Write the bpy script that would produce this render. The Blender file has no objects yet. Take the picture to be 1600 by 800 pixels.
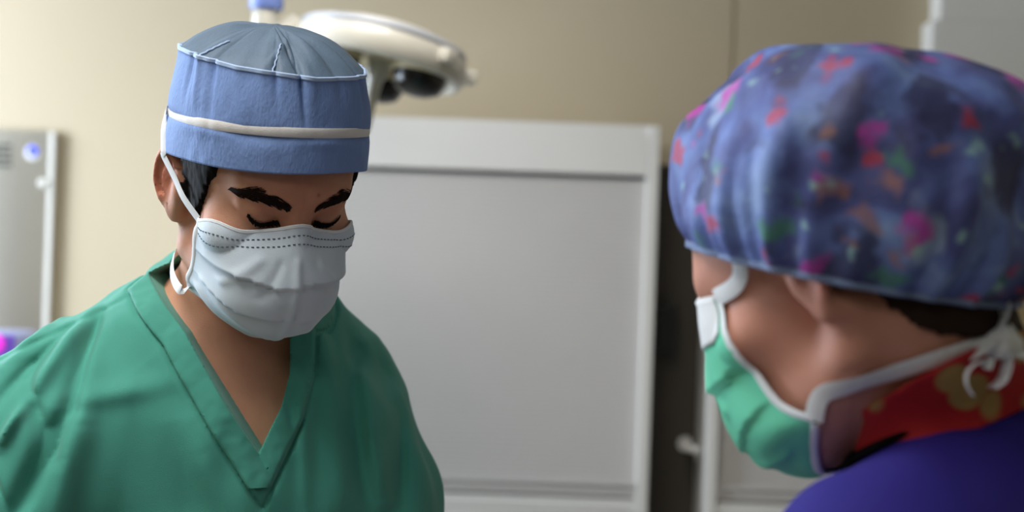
import bpy, bmesh, math, random
import numpy as np
from mathutils import Vector, Matrix
random.seed(4); RNG = np.random.default_rng(4)
C = bpy.context.scene.collection
SC = bpy.context.scene
R = math.radians
# ------------------------------------------------------------------ camera, world, lights
FPX = 2222.0
ROLL = R(2.0)
CAM = np.array([0.0, 0.0, 1.60])
RT = np.array([math.cos(ROLL), 0, math.sin(ROLL)]); UP = np.array([-math.sin(ROLL), 0, math.cos(ROLL)])
cd = bpy.data.cameras.new('camera'); cam = bpy.data.objects.new('camera', cd); C.objects.link(cam)
cd.sensor_width = 36; cd.lens = 36 * FPX / 1600; cd.clip_start = 0.05
M = Matrix(((RT[0], UP[0], 0, CAM[0]), (RT[1], UP[1], -1, CAM[1]), (RT[2], UP[2], 0, CAM[2]), (0, 0, 0, 1)))
cam.matrix_world = M
SC.camera = cam
cd.dof.use_dof = True; cd.dof.focus_distance = 1.29; cd.dof.aperture_fstop = 3.1
SC.view_settings.view_transform = 'Standard'; SC.view_settings.look = 'None'
SC.view_settings.gamma = 1; SC.view_settings.use_curve_mapping = False
SC.view_settings.exposure = 0.1
w = bpy.data.worlds.new('world'); SC.world = w; w.use_nodes = True
w.node_tree.nodes['Background'].inputs[0].default_value = (0.9, 0.95, 1, 1)
w.node_tree.nodes['Background'].inputs[1].default_value = 0.15
def area(name, loc, target, sx, sy, power, col, spread=180):
    l = bpy.data.lights.new(name, 'AREA'); l.shape = 'RECTANGLE'; l.size = sx; l.size_y = sy
    l.energy = power; l.color = col; l.spread = R(spread)
    o = bpy.data.objects.new(name, l); C.objects.link(o); o.location = loc
    o.rotation_euler = (Vector(target) - Vector(loc)).to_track_quat('-Z', 'Y').to_euler()
    return o
area('added_left_light', (-2.36, 2.55, 1.75), (0, 2.85, 1.6), 1.3, 1.3, 92, (0.82, 0.95, 1.13))  # added cool light from the left; the wall has no window
area('fill_above_people', (-0.75, 0.75, 2.66), (-0.70, 0.9, 0), 0.6, 1.0, 13, (1, 0.98, 0.95), 120)  # added fill from above for the people, no fixture there
area('cabinet_fill', (-0.25, 1.9, 2.66), (-0.15, 2.9, 1.2), 0.6, 0.6, 5.5, (1, 0.97, 0.93), 95)  # added to brighten the cabinet fronts, unseen source
area('front_fill', (-0.9, -0.7, 2.66), (-0.55, 0.5, 0.2), 0.6, 1.2, 8.5, (1, 0.97, 0.94), 130)  # added front fill from behind the camera

# ------------------------------------------------------------------ pixel <-> place helper
def pt(px, py, d):
    u = (px - 800) / FPX; v = (400 - py) / FPX
    return CAM + d * (np.array([0, 1.0, 0]) + u * RT + v * UP)
def xz(px, py, d=1.38):
    p = pt(px, py, d); return np.array([p[0], p[2]])
# ------------------------------------------------------------------ materials
def s2l(c):
    return tuple(((x / 255) / 12.92 if x / 255 <= 0.04045 else ((x / 255 + 0.055) / 1.055) ** 2.4) for x in c)
def mat(name, rgb, rough=0.6, metal=0.0, var=0.06, vscale=12.0, bump=0.0, bscale=200.0, sss=0.0, sheen=0.0,
        attr=False, stretch=None, emit=None, estr=0.0, alpha=1.0, spec=0.5, coat=0.0):
    m = bpy.data.materials.new(name); m.use_nodes = True; nt = m.node_tree; N = nt.nodes; L = nt.links
    b = N['Principled BSDF']; b.inputs['Roughness'].default_value = rough; b.inputs['Metallic'].default_value = metal
    b.inputs['Specular IOR Level'].default_value = spec
    if coat: b.inputs['Coat Weight'].default_value = coat
    tc = N.new('ShaderNodeTexCoord'); mp = N.new('ShaderNodeMapping'); L.new(tc.outputs['Object'], mp.inputs[0])
    if stretch: mp.inputs['Scale'].default_value = stretch
    lin = s2l(rgb)
    nz = N.new('ShaderNodeTexNoise'); nz.inputs['Scale'].default_value = vscale; nz.inputs['Detail'].default_value = 4
    L.new(mp.outputs[0], nz.inputs['Vector'])
    mx = N.new('ShaderNodeMix'); mx.data_type = 'RGBA'
    mx.inputs[6].default_value = tuple(max(0, x * (1 - var)) for x in lin) + (1,)
    mx.inputs[7].default_value = tuple(min(1, x * (1 + var)) for x in lin) + (1,)
    L.new(nz.outputs[0], mx.inputs[0]); col = mx.outputs[2]
    if attr:
        at = N.new('ShaderNodeAttribute'); at.attribute_name = 'Col'
        mm = N.new('ShaderNodeMix'); mm.data_type = 'RGBA'; mm.blend_type = 'MULTIPLY'; mm.inputs[0].default_value = 1
        L.new(col, mm.inputs[6]); L.new(at.outputs[0], mm.inputs[7]); col = mm.outputs[2]
    L.new(col, b.inputs['Base Color'])
    if sss:
        b.inputs['Subsurface Weight'].default_value = sss; b.inputs['Subsurface Radius'].default_value = (1, 0.4, 0.2)
        b.inputs['Subsurface Scale'].default_value = 0.006
    if sheen: b.inputs['Sheen Weight'].default_value = sheen; b.inputs['Sheen Roughness'].default_value = 0.5
    if bump:
        bn = N.new('ShaderNodeTexNoise'); bn.inputs['Scale'].default_value = bscale; bn.inputs['Detail'].default_value = 3
        L.new(mp.outputs[0], bn.inputs['Vector'])
        bp = N.new('ShaderNodeBump'); bp.inputs['Strength'].default_value = bump; bp.inputs['Distance'].default_value = 0.002
        L.new(bn.outputs[0], bp.inputs['Height']); L.new(bp.outputs[0], b.inputs['Normal'])
    if emit:
        b.inputs['Emission Color'].default_value = s2l(emit) + (1,); b.inputs['Emission Strength'].default_value = estr
    if alpha < 1: b.inputs['Alpha'].default_value = alpha
    return m
# ------------------------------------------------------------------ object helpers
def link(name, me, m=None, parent=None, smooth=True):
    o = bpy.data.objects.new(name, me); C.objects.link(o)
    if m: me.materials.append(m)
    if smooth and len(me.polygons): me.polygons.foreach_set('use_smooth', [True] * len(me.polygons))
    if parent is not None:
        o.parent = parent
        wm = Matrix.Translation(parent['_loc']) if '_loc' in parent else None
    return o
def tag(o, label=None, cat=None, group=None, kind=None):
    if label: o['label'] = label
    if cat: o['category'] = cat
    if group: o['group'] = group
    if kind: o['kind'] = kind
    return o
def mesh(name, verts, faces):
    me = bpy.data.meshes.new(name); me.from_pydata([tuple(map(float, v)) for v in verts], [], [tuple(map(int, f)) for f in faces]); me.validate(); me.update()
    return me
def np_mesh(name, V, F):
    me = bpy.data.meshes.new(name); n, f = len(V), len(F); k = F.shape[1]
    me.vertices.add(n); me.vertices.foreach_set('co', V.astype(np.float32).ravel())
    me.loops.add(f * k); me.loops.foreach_set('vertex_index', F.astype(np.int32).ravel())
    me.polygons.add(f); me.polygons.foreach_set('loop_start', np.arange(0, f * k, k, dtype=np.int32))
    me.update(calc_edges=True); me.validate(); return me
def root(name, loc, label, cat, group=None, kind=None):
    o = bpy.data.objects.new(name, None); o.location = loc; o.empty_display_size = 0.05; C.objects.link(o)
    return tag(o, label, cat, group, kind)
def adopt(o, parent):
    """parent a world-space mesh object, keeping its place"""
    bpy.context.view_layer.update()
    pm = parent.matrix_world.copy()
    o.parent = parent; o.matrix_parent_inverse = pm.inverted()
    return o
def ray(px, py, f, off=0.0, d0=.75):
    """first point of a surface along the sight line through a pixel"""
    d = d0
    for _ in range(60):
        v = float(f(pt(px, py, d)[None].astype(f32))[0]) - off
        d += v * .7
        if abs(v) < 2e-4: break
    return pt(px, py, d)
class BM:
    def __init__(s): s.b = bmesh.new()
    def box(s, lo, hi, bev=0.0, mtx=None):
        r = bmesh.ops.create_cube(s.b, size=1); vs = r['verts']
        lo, hi = Vector(lo), Vector(hi)
        for v in vs: v.co = Vector([(lo[i] + hi[i]) / 2 + v.co[i] * (hi[i] - lo[i]) for i in range(3)])
        if bev:
            es = list({e for v in vs for e in v.link_edges})
            r2 = bmesh.ops.bevel(s.b, geom=es, offset=bev, segments=2, affect='EDGES', profile=0.5); vs = list({v for f in r2['faces'] for v in f.verts} | {v for v in vs if v.is_valid})
        if mtx is not None: bmesh.ops.transform(s.b, matrix=mtx, verts=[v for v in vs if v.is_valid])
        return s
    def lathe(s, prof, n=48, mtx=None):
        rings = []
        for (r, z) in prof:
            if r < 1e-6: rings.append([s.b.verts.new((0, 0, z))])
            else: rings.append([s.b.verts.new((r * math.cos(2 * math.pi * i / n), r * math.sin(2 * math.pi * i / n), z)) for i in range(n)])
        for a, b in zip(rings, rings[1:]):
            for i in range(n):
                j = (i + 1) % n
                q = ([a[i], a[j]] if len(a) > 1 else [a[0]]) + ([b[j], b[i]] if len(b) > 1 else [b[0]])
                if len(q) > 2: s.b.faces.new(q)
        if mtx is not None: bmesh.ops.transform(s.b, matrix=mtx, verts=[v for r in rings for v in r])
        return s
    def tube(s, pts, rad, n=12, cap=True):
        pts = [Vector(p) for p in pts]; rad = rad if hasattr(rad, '__len__') else [rad] * len(pts); rings = []
        prev = None
        for i, p in enumerate(pts):
            t = (pts[min(i + 1, len(pts) - 1)] - pts[max(i - 1, 0)]).normalized()
            a = prev if prev is not None else (Vector((0, 0, 1)) if abs(t.z) < .9 else Vector((1, 0, 0)))
            x = (a - t * a.dot(t)).normalized(); y = t.cross(x); prev = x
            rings.append([s.b.verts.new(p + rad[i] * (x * math.cos(2 * math.pi * k / n) + y * math.sin(2 * math.pi * k / n))) for k in range(n)])
        for a, b in zip(rings, rings[1:]):
            for k in range(n): s.b.faces.new([a[k], a[(k + 1) % n], b[(k + 1) % n], b[k]])
        if cap: s.b.faces.new(rings[0][::-1]); s.b.faces.new(rings[-1])
        return s
    def build(s, name, m, parent=None, smooth=False, loc=None):
        bmesh.ops.recalc_face_normals(s.b, faces=s.b.faces)
        me = bpy.data.meshes.new(name); s.b.to_mesh(me); s.b.free()
        o = link(name, me, m, None, smooth)
        if smooth:
            for e in me.edges: pass
            me.set_sharp_from_angle(angle=R(40))
        if parent is not None: adopt(o, parent)
        return o
# ------------------------------------------------------------------ distance fields
f32 = np.float32
def vec(*a): return np.array(a, f32)
def ell(p, c, r):
    q = p - vec(*c); r = vec(*r)
    k0 = np.sqrt(((q / r) ** 2).sum(1)); k1 = np.sqrt(((q / (r * r)) ** 2).sum(1)) + 1e-9
    return k0 * (k0 - 1) / k1
def sph(p, c, r): return np.sqrt(((p - vec(*c)) ** 2).sum(1)) - f32(r)
def cone(p, a, b, ra, rb):
    a = vec(*a); b = vec(*b); ab = b - a; t = np.clip(((p - a) @ ab) / f32(ab @ ab), 0, 1)
    return np.sqrt(((p - a - t[:, None] * ab) ** 2).sum(1)) - (f32(ra) + t * f32(rb - ra))
def smin(a, b, k):
    h = np.maximum(k - np.abs(a - b), 0) / k
    return np.minimum(a, b) - h * h * k * f32(0.25)
def smax(a, b, k): return -smin(-a, -b, k)
def poly2(P, poly):
    """signed distance to a 2D polygon (negative inside)"""
    poly = np.array(poly, f32); n = len(poly); d = np.full(len(P), 1e9, f32); s = np.ones(len(P), f32)
    for i in range(n):
        a, b = poly[i], poly[i - 1]; e = b - a; wv = P - a
        q = wv - np.clip((wv @ e) / (e @ e), 0, 1)[:, None] * e; d = np.minimum(d, (q ** 2).sum(1))
        c1 = P[:, 1] >= a[1]; c2 = P[:, 1] < b[1]; c3 = e[0] * wv[:, 1] > e[1] * wv[:, 0]
        flip = (c1 & c2 & c3) | (~c1 & ~c2 & ~c3); s[flip] *= -1
    return s * np.sqrt(d)
def seg2(P, a, b):
    a = np.array(a, f32); b = np.array(b, f32); e = b - a; wv = P - a
    t = np.clip((wv @ e) / (e @ e), 0, 1)
    return np.sqrt(((wv - t[:, None] * e) ** 2).sum(1)), t
def nets(f, lo, hi, h, it=3):
    N = 16; lo = np.array(lo, float); nb = np.ceil((np.array(hi) - lo) / (N * h)).astype(int)
    B = np.stack(np.meshgrid(*[np.arange(n) for n in nb], indexing='ij'), -1).reshape(-1, 3)
    dc = f((lo + (B + 0.5) * N * h).astype(f32)); B = B[np.abs(dc) < N * h * 0.87 * 1.35 + 0.012]
    g = np.stack(np.meshgrid(*[np.arange(N + 1)] * 3, indexing='ij'), -1).reshape(-1, 3)
    S3 = nb * N + 4; faces = []
    for s in range(0, len(B), 48):
        bb = B[s:s + 48]; I = bb[:, None, :] * N + g[None]
        d = f((lo + I.reshape(-1, 3) * h).astype(f32)).reshape(len(bb), N + 1, N + 1, N + 1) < 0
        for ax in range(3):
            sl0 = [slice(None)] + [slice(0, N)] * 3; sl1 = list(sl0); sl1[ax + 1] = slice(1, N + 1)
            a = d[tuple(sl0)]; ch = np.argwhere(a != d[tuple(sl1)])
            if not len(ch): continue
            ins = a[tuple(ch.T)]; cell = bb[ch[:, 0]] * N + ch[:, 1:]
            u = np.zeros(3, int); v = np.zeros(3, int); u[(ax + 1) % 3] = 1; v[(ax + 2) % 3] = 1
            q = np.stack([cell - u - v, cell - v, cell, cell - u], 1)
            q[~ins] = q[~ins][:, ::-1]; q = q + 1
            faces.append((q[..., 0] * S3[1] + q[..., 1]) * S3[2] + q[..., 2])
    F = np.concatenate(faces); keys, inv = np.unique(F, return_inverse=True); F = inv.reshape(F.shape)
    k = keys; idx = np.stack([k // (S3[1] * S3[2]), (k // S3[2]) % S3[1], k % S3[2]], 1) - 1
    V = (lo + (idx + 0.5) * h).astype(f32); V0 = V.copy(); e = f32(h * 0.35)
    for _ in range(it):
        d, G = grad(f, V, e); gl = np.maximum((G ** 2).sum(1), 0.25)
        V = V - (d / gl)[:, None] * G * f32(0.9); V = V0 + np.clip(V - V0, -h * 0.9, h * 0.9)
    return V.astype(f32), F
def grad(f, V, e):
    G = np.zeros_like(V); d = 0
    for k in ((1, -1, -1), (-1, -1, 1), (-1, 1, -1), (1, 1, 1)):     # four corners of a tetrahedron
        o = np.array(k, f32); v = f(V + o * f32(e * .577)); G += v[:, None] * o; d = d + v
    return d / 4, G / f32(4 * e * .577)
def snap(f, V, off=0.0, it=6):
    V = np.array(V, f32)
    for _ in range(it):
        d, G = grad(f, V, f32(0.001)); gl = np.maximum((G ** 2).sum(1), 0.25)
        V = V - ((d - f32(off)) / gl)[:, None] * G
    return V
def normal(f, V):
    d, G = grad(f, np.array(V, f32), f32(0.0015)); return G / np.maximum(np.linalg.norm(G, axis=1, keepdims=True), 1e-6)
def rotz(a): c, s = math.cos(a), math.sin(a); return np.array([[c, -s, 0], [s, c, 0], [0, 0, 1]])
def rotx(a): c, s = math.cos(a), math.sin(a); return np.array([[1, 0, 0], [0, c, -s], [0, s, c]])
def roty(a): c, s = math.cos(a), math.sin(a); return np.array([[c, 0, s], [0, 1, 0], [-s, 0, c]])
# smooth value noise for cloth
_T = RNG.random((32, 32, 32)).astype(f32)
def vnoise(p, s):
    q = p * f32(s) + 100; i = np.floor(q).astype(int); t = q - i; t = t * t * (3 - 2 * t); i %= 32; j = (i + 1) % 32
    r = 0
    for a in (0, 1):
        for b in (0, 1):
            for c in (0, 1):
                wt = (t[:, 0] if a else 1 - t[:, 0]) * (t[:, 1] if b else 1 - t[:, 1]) * (t[:, 2] if c else 1 - t[:, 2])
                r = r + wt * _T[(j if a else i)[:, 0], (j if b else i)[:, 1], (j if c else i)[:, 2]]
    return r - f32(0.5)
# ------------------------------------------------------------------ head
EARF = np.array([[0, 0, 0]], f32)
def ear_sdf(q):
    """q: head-local with x folded to |x|"""
    c = vec(0.0765, 0.011, 0.000)
    up = np.array([0.12, 0.22, 0.97]); up /= np.linalg.norm(up)
    back = np.array([0.45, 0.89, 0.0]); back -= up * (back @ up); back /= np.linalg.norm(back)
    out = np.cross(up, back); out = out if out[0] > 0 else -out
    L = (q - c) @ np.stack([back, out, up], 1).astype(f32)      # columns: back, out, up
    L = L * f32(1.09)
    x, y, z = L[:, 0], L[:, 1], L[:, 2]
    wz = np.where(z > 0, 1.0, 1.0 - 0.42 * np.clip(-z / 0.034, 0, 1)).astype(f32)   # narrows to the lobe
    xe = (x - 0.004) / wz
    bowl = 0.004 * np.clip((xe / 0.018) ** 2, 0, 1)
    disc = ell(np.stack([xe, y - bowl, z], 1), (0, 0, 0), (0.0185, 0.0048, 0.035))
    # helix rim
    rr = np.sqrt((xe / 0.0175) ** 2 + (z / 0.034) ** 2) + 1e-6
    d2 = np.abs(rr - 0.93) * 0.017
    rim = np.sqrt(d2 ** 2 + (y - 0.0045) ** 2) - 0.0034
    rim = np.where((z < -0.017) & (xe < 0.02), rim + (-(z + 0.017)) * 0.3, rim)
    rim = np.where((xe < -0.004) & (z < 0.018), rim + np.clip(-(xe + 0.004), 0, .01) * 0.9, rim)
    anti = np.sqrt((np.abs(np.sqrt(((xe - 0.001) / 0.0105) ** 2 + ((z + 0.002) / 0.022) ** 2) - 0.93) * 0.0105) ** 2 + (y - 0.0035) ** 2) - 0.0026
    anti = np.where(xe < 0.0, anti + 0.01, anti)
    d = smin(smin(disc, rim, 0.003), anti, 0.003)
    concha = ell(L, (-0.003, 0.0065, -0.004), (0.0092, 0.0095, 0.0145))
    d = smax(d, -concha, 0.003)
    groove = np.sqrt((np.abs(rr - 0.70) * 0.020) ** 2 + (y - 0.006) ** 2) - 0.0036
    groove = np.where((z < -0.012) | (xe < -0.010), 0.02, groove)
    d = smax(d, -groove, 0.0025)
    tragus = ell(L, (-0.0115, 0.004, -0.006), (0.005, 0.005, 0.008))
    lobe = ell(L, (0.000, 0.001, -0.029), (0.0095, 0.0052, 0.0105))
    return smin(smin(d, tragus, 0.004), lobe, 0.004)
def head_sdf(q):
    q = q.copy(); q[:, 0] = np.abs(q[:, 0])
    d = ell(q, (0, 0.020, 0.048), (0.0775, 0.097, 0.088))
    d = smin(d, ell(q, (0, -0.034, 0.046), (0.0655, 0.063, 0.058)), 0.03)
    d = smin(d, ell(q, (0, -0.042, -0.020), (0.062, 0.052, 0.062)), 0.03)
    d = smin(d, ell(q, (0, -0.044, -0.062), (0.050, 0.049, 0.040)), 0.025)
    d = smin(d, cone(q, (0.054, -0.004, -0.058), (0.016, -0.079, -0.085), 0.014, 0.014), 0.025)
    d = smin(d, ell(q, (0, -0.080, -0.085), (0.020, 0.018, 0.018)), 0.02)
    d = smin(d, ell(q, (0.047, -0.067, -0.010), (0.021, 0.021, 0.016)), 0.022)
    d = smin(d, cone(q, (0.010, -0.0905, 0.041), (0.041, -0.0765, 0.042), 0.0085, 0.0065), 0.022)
    d = smax(d, -ell(q, (0.030, -0.1085, 0.0215), (0.019, 0.016, 0.012)), 0.012)
    d = smin(d, sph(q, (0.0315, -0.0785, 0.0215), 0.0150), 0.006)                     # lidded eyeball
    d = smin(d, cone(q, (0.015, -0.0905, 0.0285), (0.046, -0.0775, 0.0265), 0.0035, 0.003), 0.008)   # upper lid fold
    d = smin(d, cone(q, (0, -0.0925, 0.030), (0, -0.1125, -0.021), 0.0075, 0.0115), 0.014)
    d = smin(d, sph(q, (0.0125, -0.1045, -0.026), 0.0085), 0.008)
    d = smin(d, cone(q, (0, -0.1005, -0.052), (0.017, -0.0935, -0.053), 0.006, 0.004), 0.008)
    d = smin(d, cone(q, (0, -0.0985, -0.064), (0.015, -0.092, -0.062), 0.006, 0.004), 0.008)
    d = smax(d, -cone(q, (0, -0.108, -0.058), (0.018, -0.098, -0.0575), 0.0025, 0.0015), 0.004)
    d = smin(d, ell(q, (0.0725, 0.004, -0.004), (0.0085, 0.012, 0.022)), 0.008)      # root of the ear
    d = smin(d, ear_sdf(q), 0.007)
    return d
class Head:
    def __init__(s, c, rot, scale): s.c = np.array(c, f32); s.R = np.array(rot, f32); s.s = f32(scale)
    def loc(s, P): return ((P - s.c) @ s.R) / s.s
    def wld(s, q): return (np.array(q, f32) * s.s) @ s.R.T + s.c
    def sdf(s, P):
        dist = np.sqrt(((P - s.c) ** 2).sum(1)); out = dist - f32(0.12); m = dist < 0.24
        if m.any(): out[m] = head_sdf(s.loc(P[m])) * s.s
        return out
    def sdf_all(s, P): return head_sdf(s.loc(np.array(P, f32))) * s.s
def hand(d, p, wst, dirn, palm_n, k=0.008, side=1):
    """palm, four fingers and a thumb along dirn, slightly curled towards palm_n"""
    wst = np.array(wst); D = np.array(dirn) / np.linalg.norm(dirn); Nn = np.array(palm_n, float); Nn -= D * (Nn @ D); Nn /= np.linalg.norm(Nn); S = np.cross(D, Nn) * side
    d = smin(d, cone(p, wst + D * 0.02 + S * 0.018, wst + D * 0.085 + S * 0.028, 0.014, 0.011), 0.02)
    d = smin(d, cone(p, wst + D * 0.02 - S * 0.012, wst + D * 0.085 - S * 0.026, 0.015, 0.011), 0.02)
    d = smin(d, cone(p, wst + D * 0.02, wst + D * 0.088, 0.016, 0.012), 0.02)
    for i, (o, ln) in enumerate(((0.031, 0.070), (0.0105, 0.080), (-0.0105, 0.074), (-0.031, 0.058))):
        a = wst + D * 0.088 + S * o; b = a + (D * 0.88 + Nn * 0.3) * ln * 0.45 + S * o * 0.08; c = b + (D * 0.6 + Nn * 0.75) * ln * 0.32; e = c + (D * 0.3 + Nn * 0.9) * ln * 0.24
        fd = smin(smin(cone(p, a, b, 0.0092, 0.0085), cone(p, b, c, 0.0085, 0.0078), .003), cone(p, c, e, 0.0078, 0.0066), .003)
        d = smin(d, fd, 0.006)
    t0 = wst + D * 0.03 + S * 0.026; t1 = t0 + D * 0.035 + S * 0.024 + Nn * 0.012; t2 = t1 + D * 0.034 + S * 0.008 + Nn * 0.012
    d = smin(d, cone(p, t0, t1, 0.013, 0.0105), 0.012); return smin(d, cone(p, t1, t2, 0.0105, 0.008), 0.004)
# ------------------------------------------------------------------ ribbons and grids
def smooth_path(P, n):
    P = np.array(P, float); k = len(P); out = []
    for t in np.linspace(0, k - 1, n):
        i = min(int(t), k - 2); f = t - i
        p0, p1, p2, p3 = P[max(i - 1, 0)], P[i], P[i + 1], P[min(i + 2, k - 1)]
        out.append(0.5 * ((2 * p1) + (-p0 + p2) * f + (2 * p0 - 5 * p1 + 4 * p2 - p3) * f * f + (-p0 + 3 * p1 - 3 * p2 + p3) * f ** 3))
    return np.array(out)
def ribbon(name, path, width, thick, nrm, m, parent, twist=None):
    """flat tape along path; nrm gives the flat side's normal at each point"""
    path = np.array(path, float); n = len(path); wd = width if hasattr(width, '__len__') else [width] * n
    V, F = [], []
    for i in range(n):
        t = path[min(i + 1, n - 1)] - path[max(i - 1, 0)]; t /= np.linalg.norm(t) + 1e-9
        nn = np.array(nrm[i], float); nn -= t * (nn @ t); nn /= np.linalg.norm(nn) + 1e-9; s = np.cross(t, nn)
        for a, b in ((-1, 0), (-0.6, 1), (0.6, 1), (1, 0), (0.6, -1), (-0.6, -1)):
            V.append(path[i] + s * a * wd[i] / 2 + nn * b * thick / 2)
    for i in range(n - 1):
        for k in range(6): F.append((i * 6 + k, i * 6 + (k + 1) % 6, i * 6 + 6 + (k + 1) % 6, i * 6 + 6 + k))
    F.append(tuple(range(5, -1, -1))); F.append(tuple((n - 1) * 6 + k for k in range(6)))
    o = link(name, mesh(name, V, F), m); o.data.set_sharp_from_angle(angle=R(50))
    return adopt(o, parent)
def crom(P, t):
    """Catmull-Rom along axis 0 of P at parameters t (array in [0,1])"""
    k = len(P); x = np.clip(t, 0, 1) * (k - 1); i = np.minimum(x.astype(int), k - 2); f = (x - i)
    g = lambda j: P[np.clip(j, 0, k - 1)]
    f = f.reshape((-1,) + (1,) * (P.ndim - 1)); p0, p1, p2, p3 = g(i - 1), g(i), g(i + 1), g(i + 2)
    p0 = np.where((i == 0).reshape(f.shape), 2 * p1 - p2, p0); p3 = np.where((i == k - 2).reshape(f.shape), 2 * p2 - p1, p3)
    return 0.5 * (2 * p1 + (p2 - p0) * f + (2 * p0 - 5 * p1 + 4 * p2 - p3) * f * f + (3 * p1 - p0 - 3 * p2 + p3) * f ** 3)
def grid_obj(name, G, m, parent, thick, wrap=False, offset=-1.0):
    a, b = G.shape[:2]; V = G.reshape(-1, 3); F = []
    for i in range(a - 1):
        for j in range(b if wrap else b - 1):
            F.append((i * b + j, i * b + (j + 1) % b, (i + 1) * b + (j + 1) % b, (i + 1) * b + j))
    o = link(name, np_mesh(name, V, np.array(F)), m)
    if thick:
        so = o.modifiers.new('thickness', 'SOLIDIFY'); so.thickness = thick; so.offset = offset
    return adopt(o, parent)
def gnormals(G, wrap=False):
    du = np.gradient(G, axis=0)
    dv = (np.roll(G, -1, 1) - np.roll(G, 1, 1)) if wrap else np.gradient(G, axis=1)
    n = np.cross(du, dv); return n / np.maximum(np.linalg.norm(n, axis=2, keepdims=True), 1e-9)

# ================================================================== THE ROOM
BACK = 3.45
m_wall = mat('wall_paint_tan', (190, 174, 145), 0.55, var=0.02, vscale=3, bump=0.05, bscale=300)
m_white = mat('white_laminate', (214, 211, 205), 0.45, var=0.02)
m_floor = mat('vinyl_floor', (150, 150, 148), 0.4, var=0.08, vscale=40)
m_ceil = mat('ceiling_tile', (215, 213, 208), 0.8, var=0.03, vscale=60)
def struct(name, lo, hi, m, bev=0.0):
    o = BM().box(lo, hi, bev).build(name, m); o['kind'] = 'structure'; return o
struct('floor', (-2.4, -2.2, -0.1), (2.2, BACK + .1, 0), m_floor)
struct('ceiling', (-2.4, -2.2, 2.7), (2.2, BACK + .1, 2.8), m_ceil)
# back wall in two panels with a joint between them
b = BM().box((-2.4, BACK, 0), (0.515, BACK + 0.1, 2.7)).box((0.523, BACK, 0), (2.2, BACK + 0.1, 2.7)).box((0.51, BACK + 0.006, 0), (0.528, BACK + 0.09, 2.7))
m_bright = mat('white_paint', (236, 233, 226), 0.5, var=.02)
o = b.build('wall_back', m_wall); o['kind'] = 'structure'
struct('wall_left', (-2.5, -2.2, 0), (-2.4, BACK + .1, 2.7), m_wall)
struct('wall_right', (2.2, -2.2, 0), (2.3, BACK + .1, 2.7), m_wall)
struct('wall_front', (-2.4, -2.3, 0), (2.2, -2.2, 2.7), m_wall)

# ---- roller shutter cabinets
m_shut = mat('shutter_grey', (194, 190, 186), 0.42, var=0.02)
m_dark = mat('plinth_and_gap_shade', (62, 55, 45), 0.5, var=0.1)  # plinth colour, also the painted shade of the gap panel
def shutter_cabinet(x0, x1, y0, y1, ztop, label):
    r = root('roller_shutter_cabinet', ((x0 + x1) / 2, (y0 + y1) / 2, 0), label, 'cabinet')
    t = 0.024; val = 0.105; zb = 1.10
    b = BM().box((x0, y0, 0.08), (x0 + t, y1, ztop), .002).box((x1 - t, y0, 0.08), (x1, y1, ztop), .002).box((x0 + t, y1 - .012, 0.08), (x1 - t, y1, ztop))
    b.box((x0 + t, y0 + 0.004, ztop - .02), (x1 - t, y1 - .012, ztop)).box((x0 + t, y0 + .004, zb - 0.03), (x1 - t, y1 - .012, zb - .004), .002)
    b.build('carcass', m_white, r)
    BM().box((x0 + t + .0005, y0 + .001, ztop - val), (x1 - t - .0005, y0 + .02, ztop - .0205), .002).build('valance', m_white, r)
    # tambour of narrow slats
    n = int((ztop - val - zb - 0.03) / 0.0105); prof = []
    for i in range(n):
        z = zb + 0.03 + i * 0.0105
        prof += [(z, 0.0), (z + .0018, -.0022), (z + .0085, -.0022), (z + .0103, 0.0)]
    V, F = [], []
    for z, dy in prof: V += [(x0 + t, y0 + .022 + dy, z), (x1 - t, y0 + .022 + dy, z)]
    for i in range(len(prof) - 1): F.append((2 * i, 2 * i + 1, 2 * i + 3, 2 * i + 2))
    o = link('shutter', mesh('shutter', V, F), m_shut, None, False); so = o.modifiers.new('t', 'SOLIDIFY'); so.thickness = .003; adopt(o, r)
    bb = BM().box((x0 + t, y0 + .012, zb + 0.002), (x1 - t, y0 + .03, zb + .03), .003).box((x0 + t, y0 + .004, zb + 0.026), (x1 - t, y0 + .0125, zb + .032), .001)
    bb.build('bottom_bar', m_shut, r)
    xm = (x0 + x1) / 2
    for a, c in ((x0 + t + .001, xm - .0015), (xm + .0015, x1 - t - .001)):
        d = BM().box((a, y0 + .002, 0.085), (c, y0 + .02, zb - .032), .002).build('door', m_white, r)
        hx = c - .04 if c < xm else a + .04
        BM().tube([(hx, y0 + .002, .70), (hx, y0 - .025, .70), (hx, y0 - .025, .85), (hx, y0 + .002, .85)], .005, 8).build('handle', m_steel, d)
    BM().box((x0 + .02, y0 + .05, 0), (x1 - .02, y1 - .02, 0.085)).build('plinth', m_dark, r)
    return r
m_steel = mat('brushed_steel', (188, 182, 168), 0.34, metal=0.9, var=0.05, vscale=30, stretch=(1, 1, 14), bump=0.05, bscale=120)
CY = 2.98
xr = pt(1032, 200, CY)[0]
ztop = pt(1030, 197, CY)[2]
shutter_cabinet(xr - 0.90, xr, CY, BACK - .001, ztop, 'white cabinet with closed grey roller shutter, between the two people')
shutter_cabinet(pt(1104, 700, CY)[0], pt(1104, 700, CY)[0] + 0.62, CY, BACK - .001, ztop - .06, 'white roller shutter cabinet behind the person in blue, right of the dark gap')
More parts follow.
